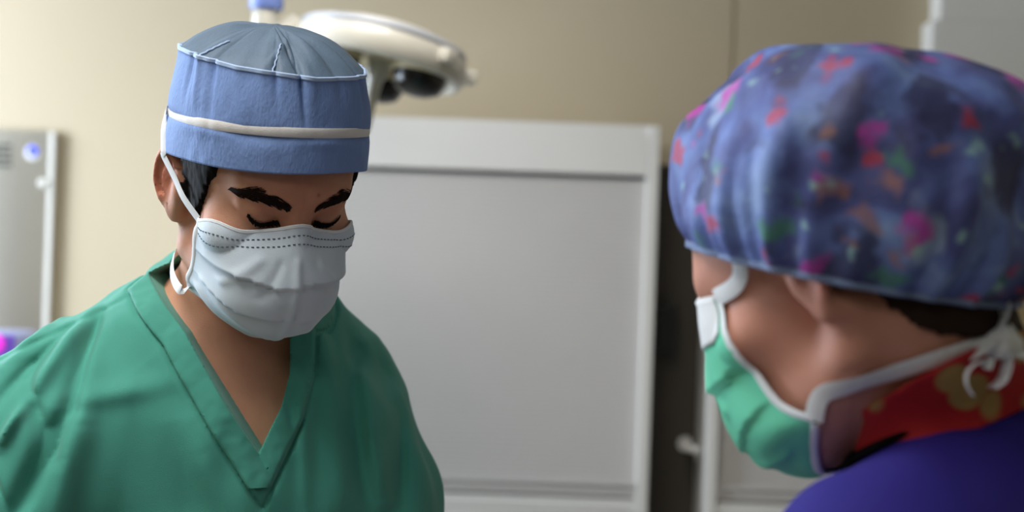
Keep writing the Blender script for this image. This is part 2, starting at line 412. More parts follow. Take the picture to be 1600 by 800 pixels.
# dark gap between the cabinets: an added panel carries its shade as colour
xa = pt(1032, 200, CY)[0] + .001; xb = pt(1104, 700, CY)[0] - .001
r = root('gap_shade_panel', ((xa + xb) / 2, CY + .2, 0), 'added dark panel painted as the shade in the gap between the two shutter cabinets', 'panel')
BM().box((xa, CY + .16, 0), (xb, CY + .2, ztop - .07), .002).build('panel', m_dark, r)
zz = pt(1060, 708, CY)[2]
m_black = mat('black_plastic', (14, 13, 13), 0.5)
r = root('wall_box', (xa + .03, CY + .145, pt(1050, 560, CY)[2]), 'black box hanging in the dark gap beside the shutter cabinet', 'box')
z0, z1 = pt(1050, 562, CY)[2], pt(1050, 478, CY)[2]
BM().box((xa + .004, CY + .12, z0), (xa + .062, CY + .159, z1), .006).build('housing', m_black, r)
BM().box((xa + .012, CY + .098, z0 + .01), (xa + .035, CY + .119, z1 - .006), .008).build('front_cover', m_black, r)
r = root('cord_hook', (xb - .03, CY + .159, zz), 'small white hook sticking out low in the dark gap between cabinets', 'hook')
BM().tube([(xb - .025, CY + .159, zz), (xb - .028, CY + .10, zz), (xb - .034, CY + .06, zz + .004), (xb - .01, CY + .04, zz + .002)], .008, 10).build('hook_arm', m_white, r, True)
BM().lathe([(0, 0), (.016, 0), (.016, .006), (0, .006)], 20, Matrix.Translation((xb - .025, CY + .1595, zz)) @ Matrix.Rotation(R(90), 4, 'X')).build('rosette', m_white, r, True)

# ---- white boxed column top right with beige wall guard below
d = 3.36; x0 = pt(1456, 60, d)[0]
m_beige = mat('beige_wall_guard', (214, 196, 156), 0.5, var=0.03)
o = BM().box((x0, d, 0), (2.2, BACK, pt(1456, 30, d)[2]), .004).box((x0 + .02, d + .002, pt(1456, 30, d)[2]), (2.2, BACK, 2.7)).build('wall_corner', m_bright); o['kind'] = 'structure'
o = BM().box((x0 - .004, d - .012, 0), (2.2, d - .001, pt(1590, 470, d)[2]), .003).build('trim_1', m_beige); o['kind'] = 'structure'

# ---- stainless unit on the left
d = BACK - .022
xl, xrr = pt(-200, 300, d)[0], pt(82, 330, d)[0]; zt = pt(60, 204, d)[2]
r = root('stainless_cabinet', ((xl + xrr) / 2, d + .01, 0), 'tall brushed stainless steel cabinet with a blue button at the left edge', 'cabinet')
BM().box((xl, d, 0), (xrr, BACK - .001, zt), .004).build('body', m_steel, r, True)
m_trim = mat('pale_edge', (220, 216, 206), 0.35)
BM().box((xrr - .012, d - .006, .02), (xrr + .001, d + .001, zt - .002), .002).build('edge_strip', m_trim, r)
m_vent = mat('vent_shadow', (70, 68, 62), 0.6)
b = BM()
for i in range(4):
    p = pt(8, 228 + i * 10, d); b.box((p[0] - .05, d - .004, p[2] - .0035), (p[0] + .015, d + .001, p[2] + .0035), .001)
b.build('vent_slots', m_vent, r)
m_blue = mat('blue_button', (80, 95, 220), 0.3, emit=(70, 80, 255), estr=0.55)
def disc(name, c, rad, th, m, parent): return BM().lathe([(0, -abs(th)), (rad * .7, -abs(th)), (rad, -abs(th) * .4), (rad, .002), (0, .002)], 24, Matrix.Translation(c) @ Matrix.Rotation(R(-90), 4, 'X')).build(name, m, parent, True)
p = pt(52, 236, d); disc('button_bezel', (p[0], d, p[2] - .004), .019, -.004, m_trim, r); disc('indicator_button', (p[0], d - .004, p[2]), .013, -.006, m_blue, r)
p = pt(68, 286, d); disc('knob', (p[0], d, p[2]), .013, -.014, m_trim, r)
# glowing purple device
d = 2.7; p = pt(2, 535, d)
r = root('medical_device', (p[0], d, p[2] - .045), 'small bluish device with a glowing magenta lamp behind the green shoulder', 'medical device')
m_dev = mat('pale_blue_plastic', (165, 170, 205), 0.4); m_mag = mat('magenta_lamp', (200, 60, 190), 0.4, emit=(225, 50, 205), estr=1.0); m_vio = mat('violet_screen', (120, 90, 190), 0.3, emit=(110, 70, 200), estr=0.15)
BM().box((p[0] - .12, d, p[2] - .045), (p[0] + .048, d + .09, p[2] + .022), .016).build('housing', m_dev, r, True)
BM().box((p[0] - .08, d - .003, p[2] - .030), (p[0] + .026, d + .001, p[2] + .014), .001).build('screen', m_vio, r)
disc('lamp', (p[0] - .010, d - .003, p[2] - .002), .018, -.006, m_mag, r)
zs = p[2] - .045
BM().lathe([(0, 0), (.17, 0), (.17, .02), (.03, .05), (.013, .07), (.013, zs), (0, zs)], 24, Matrix.Translation((p[0] - .04, d + .045, 0))).build('pole_stand', m_steel, r, True)

# ---- surgical light
def surgical_light():
    d = 2.35; c = pt(594, 90, d)
    m_shell = mat('lamp_white', (200, 195, 182), 0.35, var=0.02, coat=0.3); m_grey = mat('lamp_grey', (170, 172, 178), 0.35); m_under = mat('lamp_underside', (196, 184, 150), 0.4)
    m_lens = mat('lamp_lens', (16, 14, 13), 0.25); m_blue2 = mat('blue_joint', (120, 140, 205), 0.4)
    ax = np.array([-0.18, -0.10, -1.0]); ax /= np.linalg.norm(ax)   # way the lamp shines: down, a little to the camera
    z = Vector(-ax); y = Vector((0, 1, 0)); y = (y - z * y.dot(z)).normalized(); x = y.cross(z)
    T = Matrix(((x.x, y.x, z.x, c[0]), (x.y, y.y, z.y, c[1]), (x.z, y.z, z.z, c[2]), (0, 0, 0, 1)))
    zc = 2.7
    r = root('surgical_light', (c[0] - .19, c[1], zc), 'white round surgical lamp on a ceiling arm behind the blue cap', 'lamp')
    R0 = .145
    dome = BM().lathe([(0, .052), (.05, .052), (.09, .047), (.122, .036), (.132, .030)], 64, T).build('dome', m_shell, r, True)
    BM().lathe([(.130, .034), (.138, .031), (.141, .024), (.138, .018), (.128, .02)], 64, T).build('grey_band', m_grey, r, True)
    BM().lathe([(.126, .022), (R0 - .004, .018), (R0, .006), (R0 + .001, -.012), (R0 - .004, -.022), (R0 - .013, -.024), (R0 - .017, -.018), (R0 - .017, .0)], 64, T).build('rim', m_shell, r, True)
    BM().lathe([(0, -.006), (.06, -.008), (R0 - .016, -.004), (R0 - .016, .004), (0, .004)], 48, T).build('underside_plate', m_under, r, True)
    for ang in (-28, 92, 212):
        a = R(ang); L = T @ Matrix.Translation((.084 * math.cos(a), .084 * math.sin(a), 0))
        pod = BM().lathe([(.036, -.006), (.046, -.010), (.0485, -.018), (.0465, -.024), (.043, -.022)], 32, L).build('lamp_pod', m_under, r, True)
        BM().lathe([(.0445, -.020), (.0435, -.036), (.036, -.050), (.02, -.057), (0, -.059)], 32, L).build('lens', m_lens, pod, True)
    BM().lathe([(.020, -.006), (.018, -.03), (.013, -.040), (.0115, -.06), (.0105, -.120), (.009, -.129), (0, -.131)], 24, T).build('handle', m_shell, r, True)
    for ang in (10, 58, -40):
        a = R(ang); L = T @ Matrix.Translation((.15 * math.cos(a), .15 * math.sin(a), .004)) @ Matrix.Rotation(a, 4, 'Z')
        BM().box((-.012, -.014, -.012), (.014, .014, .012), .005, L).build('latch', m_shell, r, True)
    # yoke: from the dome's far left side up to the ceiling
    p0 = Vector(T @ Vector((-.135, .03, .02))); pj = Vector(pt(414, 44, 2.33)); pu = Vector(pt(416, 12, 2.33))
    BM().tube([p0, p0 + Vector((-.02, -.005, .012)), pj + Vector((.02, 0, -.012)), pj], .018, 14).build('yoke', m_shell, r, True)
    BM().tube([pj - Vector((0, 0, .02)), pj, pj + Vector((0, 0, .03)), pu], [.018, .022, .022, .02], 18).build('arm_joint', m_shell, r, True)
    BM().lathe([(0, 0), (.026, 0), (.028, .004), (.028, .04), (.026, .044), (0, .044)], 24, Matrix.Translation(pu - Vector((0, 0, .004)))).build('joint_collar', m_blue2, r, True)
    BM().tube([pu + Vector((0, 0, .03)), Vector((pu.x, pu.y, zc - .03))], .02, 18).build('down_tube', m_shell, r, True)
    BM().lathe([(0, -.04), (.05, -.04), (.07, -.015), (.07, 0), (0, 0)], 28, Matrix.Translation((pu.x, pu.y, zc))).build('ceiling_mount', m_shell, r, True)
surgical_light()
#PEOPLE
# ================================================================== PEOPLE
m_skin = mat('skin', (198, 146, 118), 0.58, var=0.06, vscale=60, bump=0.15, bscale=700, sss=0.12, attr=True, spec=.3)
m_skin2 = mat('skin_fair', (200, 144, 124), 0.58, var=0.06, vscale=60, bump=0.10, bscale=700, sss=0.12, attr=True, spec=.3)
m_hair = mat('dark_hair', (15, 11, 9), 0.75, var=0.3, vscale=90, bump=0.15, bscale=500, stretch=(1, 1, .2), spec=.12)
m_hair2 = mat('brown_hair', (44, 30, 24), 0.75, var=0.3, vscale=90, bump=0.15, bscale=500, stretch=(1, 1, .3), spec=.15)
m_brow = mat('brow_hair', (34, 24, 19), 0.8, spec=.1)
m_scrub = mat('green_scrub_cotton', (66, 150, 132), 0.85, var=0.05, vscale=25, bump=0.25, bscale=1400, sheen=0.15)
m_cap = mat('blue_nonwoven', (116, 144, 196), 0.8, var=0.07, vscale=130, bump=0.35, bscale=420, stretch=(1, 1, .45))
m_captop = mat('sheer_teal_grey', (88, 108, 128), 0.6, var=0.16, vscale=60, bump=0.25, bscale=300)
m_pipe = mat('pale_blue_piping', (168, 190, 222), 0.7, var=0.04)
m_tape = mat('white_tape', (222, 220, 216), 0.75, var=0.03, bump=0.15, bscale=900)
m_mask = mat('mask_pale_blue_white', (206, 220, 230), 0.8, var=0.025, vscale=40, bump=0.12, bscale=900)
m_band = mat('mask_white_edge', (224, 229, 232), 0.8, var=0.02, bump=0.1, bscale=900)
m_stitch = mat('stitch_grey', (92, 104, 120), 0.8)
m_gmask = mat('mask_mint_green', (104, 208, 172), 0.8, var=0.05, vscale=40, bump=0.1, bscale=900)
m_gown = mat('royal_blue_gown', (30, 16, 122), 0.85, var=0.03, vscale=30, bump=0.2, bscale=1000)
m_binding = mat('black_binding', (9, 8, 12), 0.9, spec=.1)
m_trouser = mat('green_trousers', (54, 150, 126), 0.85, var=0.05)
m_shoe = mat('black_shoe', (25, 25, 27), 0.5)

def set_cols(o, V, rgb):
    a = o.data.color_attributes.new('Col', 'FLOAT_COLOR', 'POINT')
    a.data.foreach_set('color', np.concatenate([rgb, np.ones((len(V), 1))], 1).astype(np.float32).ravel())
def gauss(q, c, s): return np.exp(-(((q - vec(*c)) / np.array(s, f32)) ** 2).sum(1))
def skin_cols(H, V, red=1.0):
    q = H.loc(V); qa = q.copy(); qa[:, 0] = np.abs(qa[:, 0]); c = np.ones((len(V), 3), f32)
    def tint(wt, rgb): 
        nonlocal c
        wt = np.clip(wt, 0, 1)[:, None]; c = c * (1 - wt) + c * np.array(rgb, f32) * wt
    tint(gauss(qa, (0.092, 0.013, 0.004), (0.012, 0.014, 0.024)) * 0.95 * red, (0.98, 0.40, 0.36))
    tint(gauss(qa, (0, -0.1, 0.05), (0.035, 0.03, 0.03)) * 0.5, (0.98, 0.80, 0.76))
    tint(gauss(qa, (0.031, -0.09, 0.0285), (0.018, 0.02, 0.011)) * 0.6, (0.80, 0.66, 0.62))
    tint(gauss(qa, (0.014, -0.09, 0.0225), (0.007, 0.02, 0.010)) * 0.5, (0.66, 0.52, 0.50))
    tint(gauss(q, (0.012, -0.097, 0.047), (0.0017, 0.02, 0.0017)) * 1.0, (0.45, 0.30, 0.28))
    n = vnoise(V.astype(f32), 90) * 0.10 + vnoise(V.astype(f32), 260) * 0.06
    c = c * (1 + n[:, None] * np.array([0.4, 0.9, 0.9], f32)); return np.clip(c, 0, 1)
def person(name, label, loc): return root(name, loc, label, 'person')
def field_obj(name, f, lo, hi, h, m, parent, it=3):
    V, F = nets(f, lo, hi, h, it); o = link(name, np_mesh(name, V, F), m); adopt(o, parent); return o, V
# ---------------- masks
MASK_NET = np.array([
 [(-1.0, .069, -.045, -.008), (-.6, .049, -.083, .001), (-.25, .020, -.098, .010), (0, 0, -.1055, .019)],
 [(-1.0, .071, -.047, -.024), (-.6, .053, -.092, -.019), (-.25, .023, -.114, -.011), (0, 0, -.1195, -.006)],
 [(-1.0, .069, -.048, -.042), (-.6, .055, -.096, -.041), (-.25, .027, -.124, -.038), (0, 0, -.131, -.034)],
 [(-1.0, .068, -.046, -.058), (-.6, .054, -.096, -.060), (-.25, .027, -.124, -.061), (0, 0, -.130, -.060)],
 [(-1.0, .068, -.041, -.070), (-.6, .051, -.088, -.079), (-.25, .025, -.115, -.084), (0, 0, -.120, -.085)],
 [(-1.0, .067, -.037, -.079), (-.6, .045, -.074, -.089), (-.25, .022, -.097, -.097), (0, 0, -.102, -.099)],
 [(-1.0, .065, -.036, -.084), (-.6, .039, -.063, -.095), (-.25, .020, -.081, -.104), (0, 0, -.085, -.106)]])
def face_mask(H, parent, m, medge, nv=84, nu=110, stitch=True, pull=(0, 0), drop=0.0, crease=1.0, inset=0.0, lift=0.0):
    net = MASK_NET[..., 1:].copy(); left = net.copy(); left[..., 0] *= -1
    full = np.concatenate([left, net[:, -2::-1]], 1)            # 7 rows x 7 columns, image-left first
    full[5:, 0] += np.array(pull[0]); full[5:, -1] += np.array(pull[1]); full[3:, :, 2] -= drop; ins = np.array([1.1, 1.05, 1.0, .95, .85, .6, .5])[:, None] * inset; full[:, 0] += ins * np.array([[.45, -1, 0]]); full[:, -1] += ins * np.array([[-.45, -1, 0]]); full[0] += np.array([0, .008, 1]) * lift; full[1] += np.array([0, .0, .55]) * lift; full[2, :, 2] += .2 * lift; full[:, 1, 1] -= inset * .2; full[:, 5, 1] -= inset * .2
    us = np.interp(np.linspace(0, 1, nu), np.linspace(0, 1, 7), np.linspace(0, 1, 7)); vs = np.linspace(0, 1, nv)
    G = crom(full, vs); G = np.swapaxes(crom(np.swapaxes(G, 0, 1), us), 0, 1)      # nv x nu x 3 (local)
    N = gnormals(G); N *= np.where((N[..., 1:2]) > 0, -1, 1)
    U = np.linspace(-1, 1, nu)[None, :] * np.ones((nv, 1)); Vv = vs[:, None] * np.ones((1, nu))
    d = np.zeros((nv, nu))
    for vc, amp in ((0.30, 0.0046), (0.53, 0.0026)):
        line = vc + 0.03 * np.cos(U * 2.2) - 0.02 + 0.012 * np.sin(U * 7 + vc * 9)
        t = Vv - line; d += amp * np.where(t < 0, np.exp(t / 0.10), -0.35 * np.exp(-t / 0.05)) * (0.35 + 0.65 * np.exp(-((np.abs(U) - .55) / .35) ** 2))
    # creases of folded paper cloth
    def seg(a, b, wdt, amp):
        dd, t = seg2(np.stack([U.ravel(), Vv.ravel() * 1.6], 1).astype(f32), (a[0], a[1] * 1.6), (b[0], b[1] * 1.6)); return (amp * np.exp(-(dd / wdt) ** 2)).reshape(nv, nu)
    d += crease * (seg((-.86, .50), (-.15, .74), .06, .0022) + seg((-.05, .2), (.0, .98), .05, .0022) - seg((-.30, .82), (-.1, .95), .06, .0018) + seg((.3, .2), (.55, .38), .05, .0016)
        + seg((-.45, .18), (-.7, .36), .05, .0018) - seg((-.25, .2), (-.38, .38), .05, .0016) + seg((.1, .56), (.6, .80), .06, .0015) + seg((-.9, .62), (-.4, .90), .06, .002))
    d += crease * 0.0022 * vnoise((np.stack([U * .6, Vv, U * 0], -1).reshape(-1, 3) * 1.0).astype(f32), 6).reshape(nv, nu)
    edge = np.clip((1 - np.abs(U)) / 0.12, 0, 1) * np.clip(Vv / 0.08, 0, 1) * np.clip((1 - Vv) / 0.06, 0.2, 1)
    G = G + N * (d * edge)[..., None]
    q = G.reshape(-1, 3).astype(f32)
    for _ in range(3):                                           # never inside the face
        dd, g = grad(head_sdf, q, f32(.001)); need = np.clip(0.0022 - dd, 0, 0.02); q = q + g * need[:, None]
    G = q.reshape(nv, nu, 3); W = H.wld(q).reshape(nv, nu, 3)
    o = grid_obj('face_mask', W, m, parent, 0.0012, offset=0)
    N = gnormals(W); ctr = H.wld([[0, -.02, -.05]])[0]; flip = np.sign(((W - ctr) * N).sum(-1, keepdims=True)); N = N * flip
    for j, nm in ((0, 'edge_binding'), (nu - 1, 'edge_binding')):
        ribbon(nm, W[::2, j] + N[::2, j] * .0004, 0.0062, 0.0016, N[::2, j], medge, o)
    ribbon('top_binding', W[0, ::2] + N[0, ::2] * .0003 , 0.0035, 0.0018, N[0, ::2], medge, o)
    ribbon('bottom_binding', W[-1, ::2] + N[-1, ::2] * .0003, 0.006, 0.0020, N[-1, ::2], medge, o)
    if stitch:
        for vrow in (0.052, 0.098):
            b = BM(); i = vrow * (nv - 1); i0 = int(i); f = i - i0; P = W[i0] * (1 - f) + W[i0 + 1] * f + N[i0] * .0009
            L = np.concatenate([[0], np.cumsum(np.linalg.norm(np.diff(P, axis=0), axis=1))]); s = 0.008
            while s < L[-1] - .008:
                a = np.array([np.interp(s, L, P[:, k]) for k in range(3)]); c = np.array([np.interp(s + .0022, L, P[:, k]) for k in range(3)])
                b.tube([a, (a + c) / 2, c], .00055, 5); s += .0046
            tag(b.build('stitching', m_stitch, o), kind=None)
    return o, W, N
# ---------------- hair strands along the skin
def strands(name, f, roots, dirs, length, rad, m, parent, lift=0.0006):
    V, F = [], []
    for p, dr, ln in zip(roots, dirs, length):
        pts = [p]
        for k in range(3): pts.append(pts[-1] + dr * ln / 3)
        pts = snap(f, np.array(pts), lift, 3); pts[-1] += normal(f, pts[-1:])[0] * lift * .5
        nn = normal(f, pts[:1])[0]; s = np.cross(nn, dr); s /= np.linalg.norm(s) + 1e-9; b0 = len(V)
        for k, q in enumerate(pts):
            rr = rad * (1, 1, .8, .2)[k]
            V += [q + s * rr, q + nn * rr, q - s * rr]
        for k in range(3):
            for e in range(3): F.append((b0 + 3 * k + e, b0 + 3 * k + (e + 1) % 3, b0 + 3 * k + 3 + (e + 1) % 3, b0 + 3 * k + 3 + e))
    return adopt(link(name, np_mesh(name, np.array(V), np.array(F)), m), parent)

# ================================================================== the person in green scrubs
HM = Head(pt(402, 297, 1.36), rotz(R(33)) @ rotx(R(28)) @ roty(R(-2.2)), 1.02)
S1, S2 = pt(32, 704, 1.33), pt(520, 646, 1.53)
E1, E2 = pt(-40, 1010, 1.24), pt(655, 1010, 1.46)
NB = pt(372, 545, 1.455)
CH = pt(352, 790, 1.475); TR = rotz(R(30)) @ rotx(R(10))
FW = TR @ np.array([0, -1, 0])
W1 = E1 + np.array([0.10, -0.22, -0.13]); W2 = E2 + np.array([-0.02, -0.24, -0.13])
HIP = np.array([CH[0] - .03, CH[1] + .06, 0.93])
def torso_m(P):
    q = (P - vec(*CH)) @ TR.astype(f32)
    d = ell(q, (0, .005, 0), (.172, .112, .235))
    d = smin(d, ell(q, (-.07, -.062, .055), (.085, .05, .075)), .05); d = smin(d, ell(q, (.07, -.062, .055), (.085, .05, .075)), .05)
    d = smin(d, cone(P, NB + (0, .02, .02), S1 + (0.03, .0, .01), .055, .056), .05)
    d = smin(d, cone(P, NB + (0, .02, .02), S2 + (-.03, 0, .01), .055, .052), .05)
    d = smin(d, cone(P, NB + np.array([0, .03, -.02]), CH + np.array([0, .03, .02]), .075, .09), .06)
    mid = (CH + HIP) / 2
    d = smin(d, cone(P, CH + (0, 0, -.08), HIP, .13, .15), .08)
    return d
def arms_m(P):
    d = smin(cone(P, S1, E1, .060, .044), cone(P, S2, E2, .058, .043), .005)
    return d
def neck_m(P):
    a = HM.wld([[0, .022, -.04]])[0]
    d = cone(P, a, NB, .056, .060)
    t = HM.wld([[-.055, .01, -.03]])[0]
    d = smin(d, cone(P, t, NB + FW * .055 + np.array([-.012, 0, -.02]), .012, .013), .022)    # neck muscle
    d = smin(d, cone(P, NB + np.array([0.0, .01, .035]), S1 + np.array([.05, .02, .03]), .042, .03), .05)
    d = smin(d, cone(P, NB + np.array([0.0, .01, .035]), S2 + np.array([-.05, .02, .03]), .042, .03), .05)
    return d
def clav_m(P):
    n0 = NB + FW * .058 + np.array([0, 0, -.035])
    return smin(cone(P, n0 - TR[:, 0] * .018, S1 + FW * .03 + np.array([.03, 0, .02]), .009, .010), cone(P, n0 + TR[:, 0] * .018, S2 + FW * .03 + np.array([-.03, 0, .02]), .009, .010), .004)
def base_m(P):
    d = smin(torso_m(P), arms_m(P), .05); d = smin(d, neck_m(P), .03); d = smin(d, clav_m(P), .018)
    return d
def body_m(P):
    d = smin(base_m(P), HM.sdf(P), .014)
    lo = P[:, 2] < 1.3
    if lo.any():
        p = P[lo]; q = smin(cone(p, E1, W1, .043, .027), cone(p, E2, W2, .042, .027), .005)
        q = hand(q, p, W1, W1 - E1 + np.array([.06, -.06, 0]), (0.5, 0, -1), side=1); q = hand(q, p, W2, W2 - E2 + np.array([-.04, -.06, 0]), (-.5, 0, -1), side=-1)
        d[lo] = smin(d[lo], q, .02)
    return d
foot = np.array([HIP[0], HIP[1], 0.0])
PM = person('person', 'person in green scrub top, white face mask and blue cap, looking down', foot)
body, V = field_obj('body', body_m, (-1.0, 0.75, 0.86), (0.2, 1.85, 1.86), 0.0021, m_skin, PM)
set_cols(body, V, skin_cols(HM, V))

# hair under the cap, sideburn in front of the ear
HAIR = [(-.078, .10), (-.070, .075), (-.058, .050), (-.050, .028), (-.042, .008), (-.034, -.014), (-.022, -.016), (-.012, .000), (-.006, .03), (.012, .046), (.036, .044), (.06, .04), (.08, .03), (.14, .02), (.14, .15), (-.07, .15)]
def hair_f(poly, off, H, bf=None):
    bf = bf or H.sdf_all
    def f(P):
        q = H.loc(P); n = vnoise(q * vec(1, 1, .35), 420) * .0010 + vnoise(q, 150) * .0012
        d = bf(P) - f32(off) - n
        g = poly2(q[:, 1:], poly) + vnoise(q, 300) * f32(.005)
        return np.maximum(d, g * H.s)
    return f
c = HM.c
hair, _ = field_obj('hair', hair_f(HAIR, .0042, HM), c - .15, c + .16, 0.0019, m_hair, PM)
hp = poly2
# eyebrows and lashes: fine hairs lying on the skin
fh = HM.sdf_all
def brow(side):
    n = 720; t = RNG.random(n); v = np.clip(RNG.normal(0, .27, n), -.6, .6)
    cx = np.interp(t, [0, .3, .65, 1], [.0095, .022, .037, .0545]); cz = np.interp(t, [0, .3, .65, 1], [.0330, .0368, .0410, .0375]); th = np.interp(t, [0, .25, .7, 1], [.0062, .0115, .0105, .0030])
    q = np.stack([side * cx, -.10 + .0 * cx, cz + v * th], 1); q[:, 1] = -.1 + (cx / .055) ** 2 * .028
    a = np.interp(t, [0, .2, .6, 1], [1.1, .5, .05, -.45]) - v * .5
    dr = np.stack([side * np.cos(a), .25 * np.ones(n), np.sin(a)], 1)
    w_ = HM.wld(q); dw = (dr @ HM.R.T)
    strands('eyebrow', fh, snap(fh, w_, .0004), dw, RNG.uniform(.005, .009, n), .00034, m_brow, PM)
brow(-1); brow(1)
def lashes(side):
    n = 190; t = np.linspace(0, 1, n)
    cx = .0185 + t * .0295; cz = .0172 - .0055 * np.sin(np.pi * np.clip(t * 1.0, 0, 1)) + t * .0035
    q = np.stack([side * cx, np.full(n, -.095), cz], 1) + RNG.normal(0, .0004, (n, 3))
    a = -1.45 + (t - .5) * 1.4
    dr = np.stack([side * np.cos(a), np.full(n, -.55), np.sin(a)], 1)
    strands('eyelash', fh, snap(fh, HM.wld(q), .0003), dr @ HM.R.T, RNG.uniform(.0035, .006, n), .00055, m_hair, PM, .0012)
lashes(-1); lashes(1)

# mask
mask, MW, MN = face_mask(HM, PM, m_mask, m_band, pull=((0.004, .004, -.002), (.006, .004, .002)))
def on_head(pts, off): return snap(lambda P: np.minimum(HM.sdf_all(P), base_m(P)), pts, off)
fhb = lambda P: smin(HM.sdf_all(P), base_m(P), .012)
def tie(name, pts, wdt, off, m, parent, f=fhb, n=40, snap_ok=True):
    path = smooth_path(pts, n)
    if snap_ok:
        d = f(path.astype(f32)); close = d < off
        sp = snap(f, path, off); path = np.where(close[:, None], sp, path)
    return ribbon(name, path, wdt, .0012, normal(f, path), m, parent)
tl, tr_ = MW[0, 0], MW[0, -1]; bl, br = MW[-3, 0], MW[-3, -1]
CAPO = HM.wld([[0, -.004, .0385]])[0]
CAPR = np.array(HM.R, float) @ rotx(R(-19))
def capw(q): return (np.array(q, float) * HM.s) @ CAPR.T + CAPO
# surgical cap: stiff side wall, sheer top
TH = np.linspace(0, 2 * np.pi, 320, endpoint=False)      # 0 = face front, growing to the image right
sx, cy_ = np.sin(TH), -np.cos(TH); front = (np.cos(TH) + 1) / 2
def cap_hem(): return np.stack([.0885 * sx, .1105 * cy_, -.004 * front ** 3 - .0045 * np.abs(np.sin(TH)) ** 2 + .0015 * np.sin(TH * 3)], 1)
def cap_seam():
    h = np.interp(np.abs(((TH + np.pi) % (2 * np.pi)) - np.pi), [0, .8, 1.6, 2.4, np.pi], [.076, .080, .089, .094, .096])
    return np.stack([.0815 * sx, .0985 * cy_ - .001, h], 1)
hem, seam = cap_hem(), cap_seam(); nv = 50
vs = np.linspace(0, 1, nv)[:, None, None]
G = hem[None] * (1 - vs) + seam[None] * vs
rad = np.stack([sx, cy_, 0 * sx], 1)
fold = np.zeros((nv, 320))
v1 = np.linspace(0, 1, nv)[:, None]
def angd(a): return (TH - a + np.pi) % (2 * np.pi) - np.pi
for a, wd, amp, v0 in ((-.16, .026, -.0065, .42), (-.06, .05, .002, .5), (-.42, .030, -.0035, .62), (-.55, .05, .0018, .6), (.28, .05, -.002, .7), (-1.10, .035, -.0048, .35), (-1.28, .035, .0030, .40), (-1.42, .03, -.0045, .5), (-.8, .06, .0016, .5), (.7, .05, -.003, .5), (1.3, .05, -.003, .5), (2, .06, -.003, .5), (3, .06, -.003, .5), (-2.0, .06, -.003, .5)):
    fold += amp * np.exp(-(angd(a + .10 * (1 - v1)) / wd) ** 2) * np.clip((v1 - v0) / (1 - v0), 0, 1)
fold += .0035 * np.sin(np.pi * v1) + 0.0022 * np.exp(-((v1 - .36) / .08) ** 2) * np.sin(TH * 5 + 1) * .8 - .0018 * np.exp(-((v1 - .38) / .04) ** 2)
P = (G.reshape(-1, 3)).astype(f32)
fold += (vnoise(P, 40) * .0022 + vnoise(P * vec(1, 1, .5), 110) * .0010).reshape(nv, 320)
G = G + rad[None] * fold[..., None]
G0 = G.copy()
cap = grid_obj('surgical_cap', capw(G.reshape(-1, 3)).reshape(G.shape), m_cap, PM, .0012, wrap=True, offset=0)
vt = .0335 / seam[:, 2]; it_ = vt * (nv - 1); i0 = it_.astype(int); ft = (it_ - i0)[:, None]; ar = np.arange(320); tp = capw(G[i0, ar] * (1 - ft) + G[i0 + 1, ar] * ft + rad * .0008); tn = (rad @ CAPR.T)
tb = np.concatenate([tp, tp[:1]]); ribbon('tape_band', tb, .0088, .0018, np.concatenate([tn, tn[:1]]), m_tape, cap)
# crown panel
nr = 34; top = []
cz = seam[:, 2].mean() + .020
for k in range(nr):
    t = k / (nr - 1); e = 1 - t
    base = G[-1] * e + np.array([0, -.002, G[-1][:, 2].mean()]) * t
    z = .030 * (1 - e ** 2.6)
    pl = .0034 * np.sin(TH * 7 + np.sin(TH * 3) * 2.5) * e ** 1.5 * (1 - e) * 4 + .0030 * vnoise(base.astype(f32), 45) * min(1, t * 6) - .006 * np.exp(-(angd(-.16 - .3 * t) / .035) ** 2) * e * np.clip(t * 8, 0, 1) + .003 * np.exp(-(angd(-.55 + .7 * t) / .05) ** 2) * e * np.clip(t * 8, 0, 1)
    top.append(base + np.stack([0 * TH, 0 * TH, z + pl], 1))
top = np.array(top)
grid_obj('crown_panel', capw(top.reshape(-1, 3)).reshape(top.shape), m_captop, cap, .001, wrap=True, offset=0)
pp = capw(G[-1] + rad * .0008 + np.array([0, 0, .0006])); pp = np.concatenate([pp, pp[:1]])
ribbon('seam_piping', pp, .0042, .0030, np.concatenate([tn, tn[:1]]), m_pipe, cap)
def vseam(a, wd, m):       # short seam tapes running down from the seam and across the crown
    j = int(round((a % (2 * np.pi)) / (2 * np.pi) * 320)) % 320
    ptsq = [top[k][(j + int(k * .5)) % 320] + np.array([0, 0, .0012]) for k in range(10, -1, -1)]
    nn = np.tile(CAPR @ np.array([0, 0, 1.0]), (11, 1)); ribbon('seam_piping', capw(ptsq), wd, .0016, nn, m, cap)
vseam(-1.28, .0026, m_pipe); vseam(-.45, .0018, m_pipe)

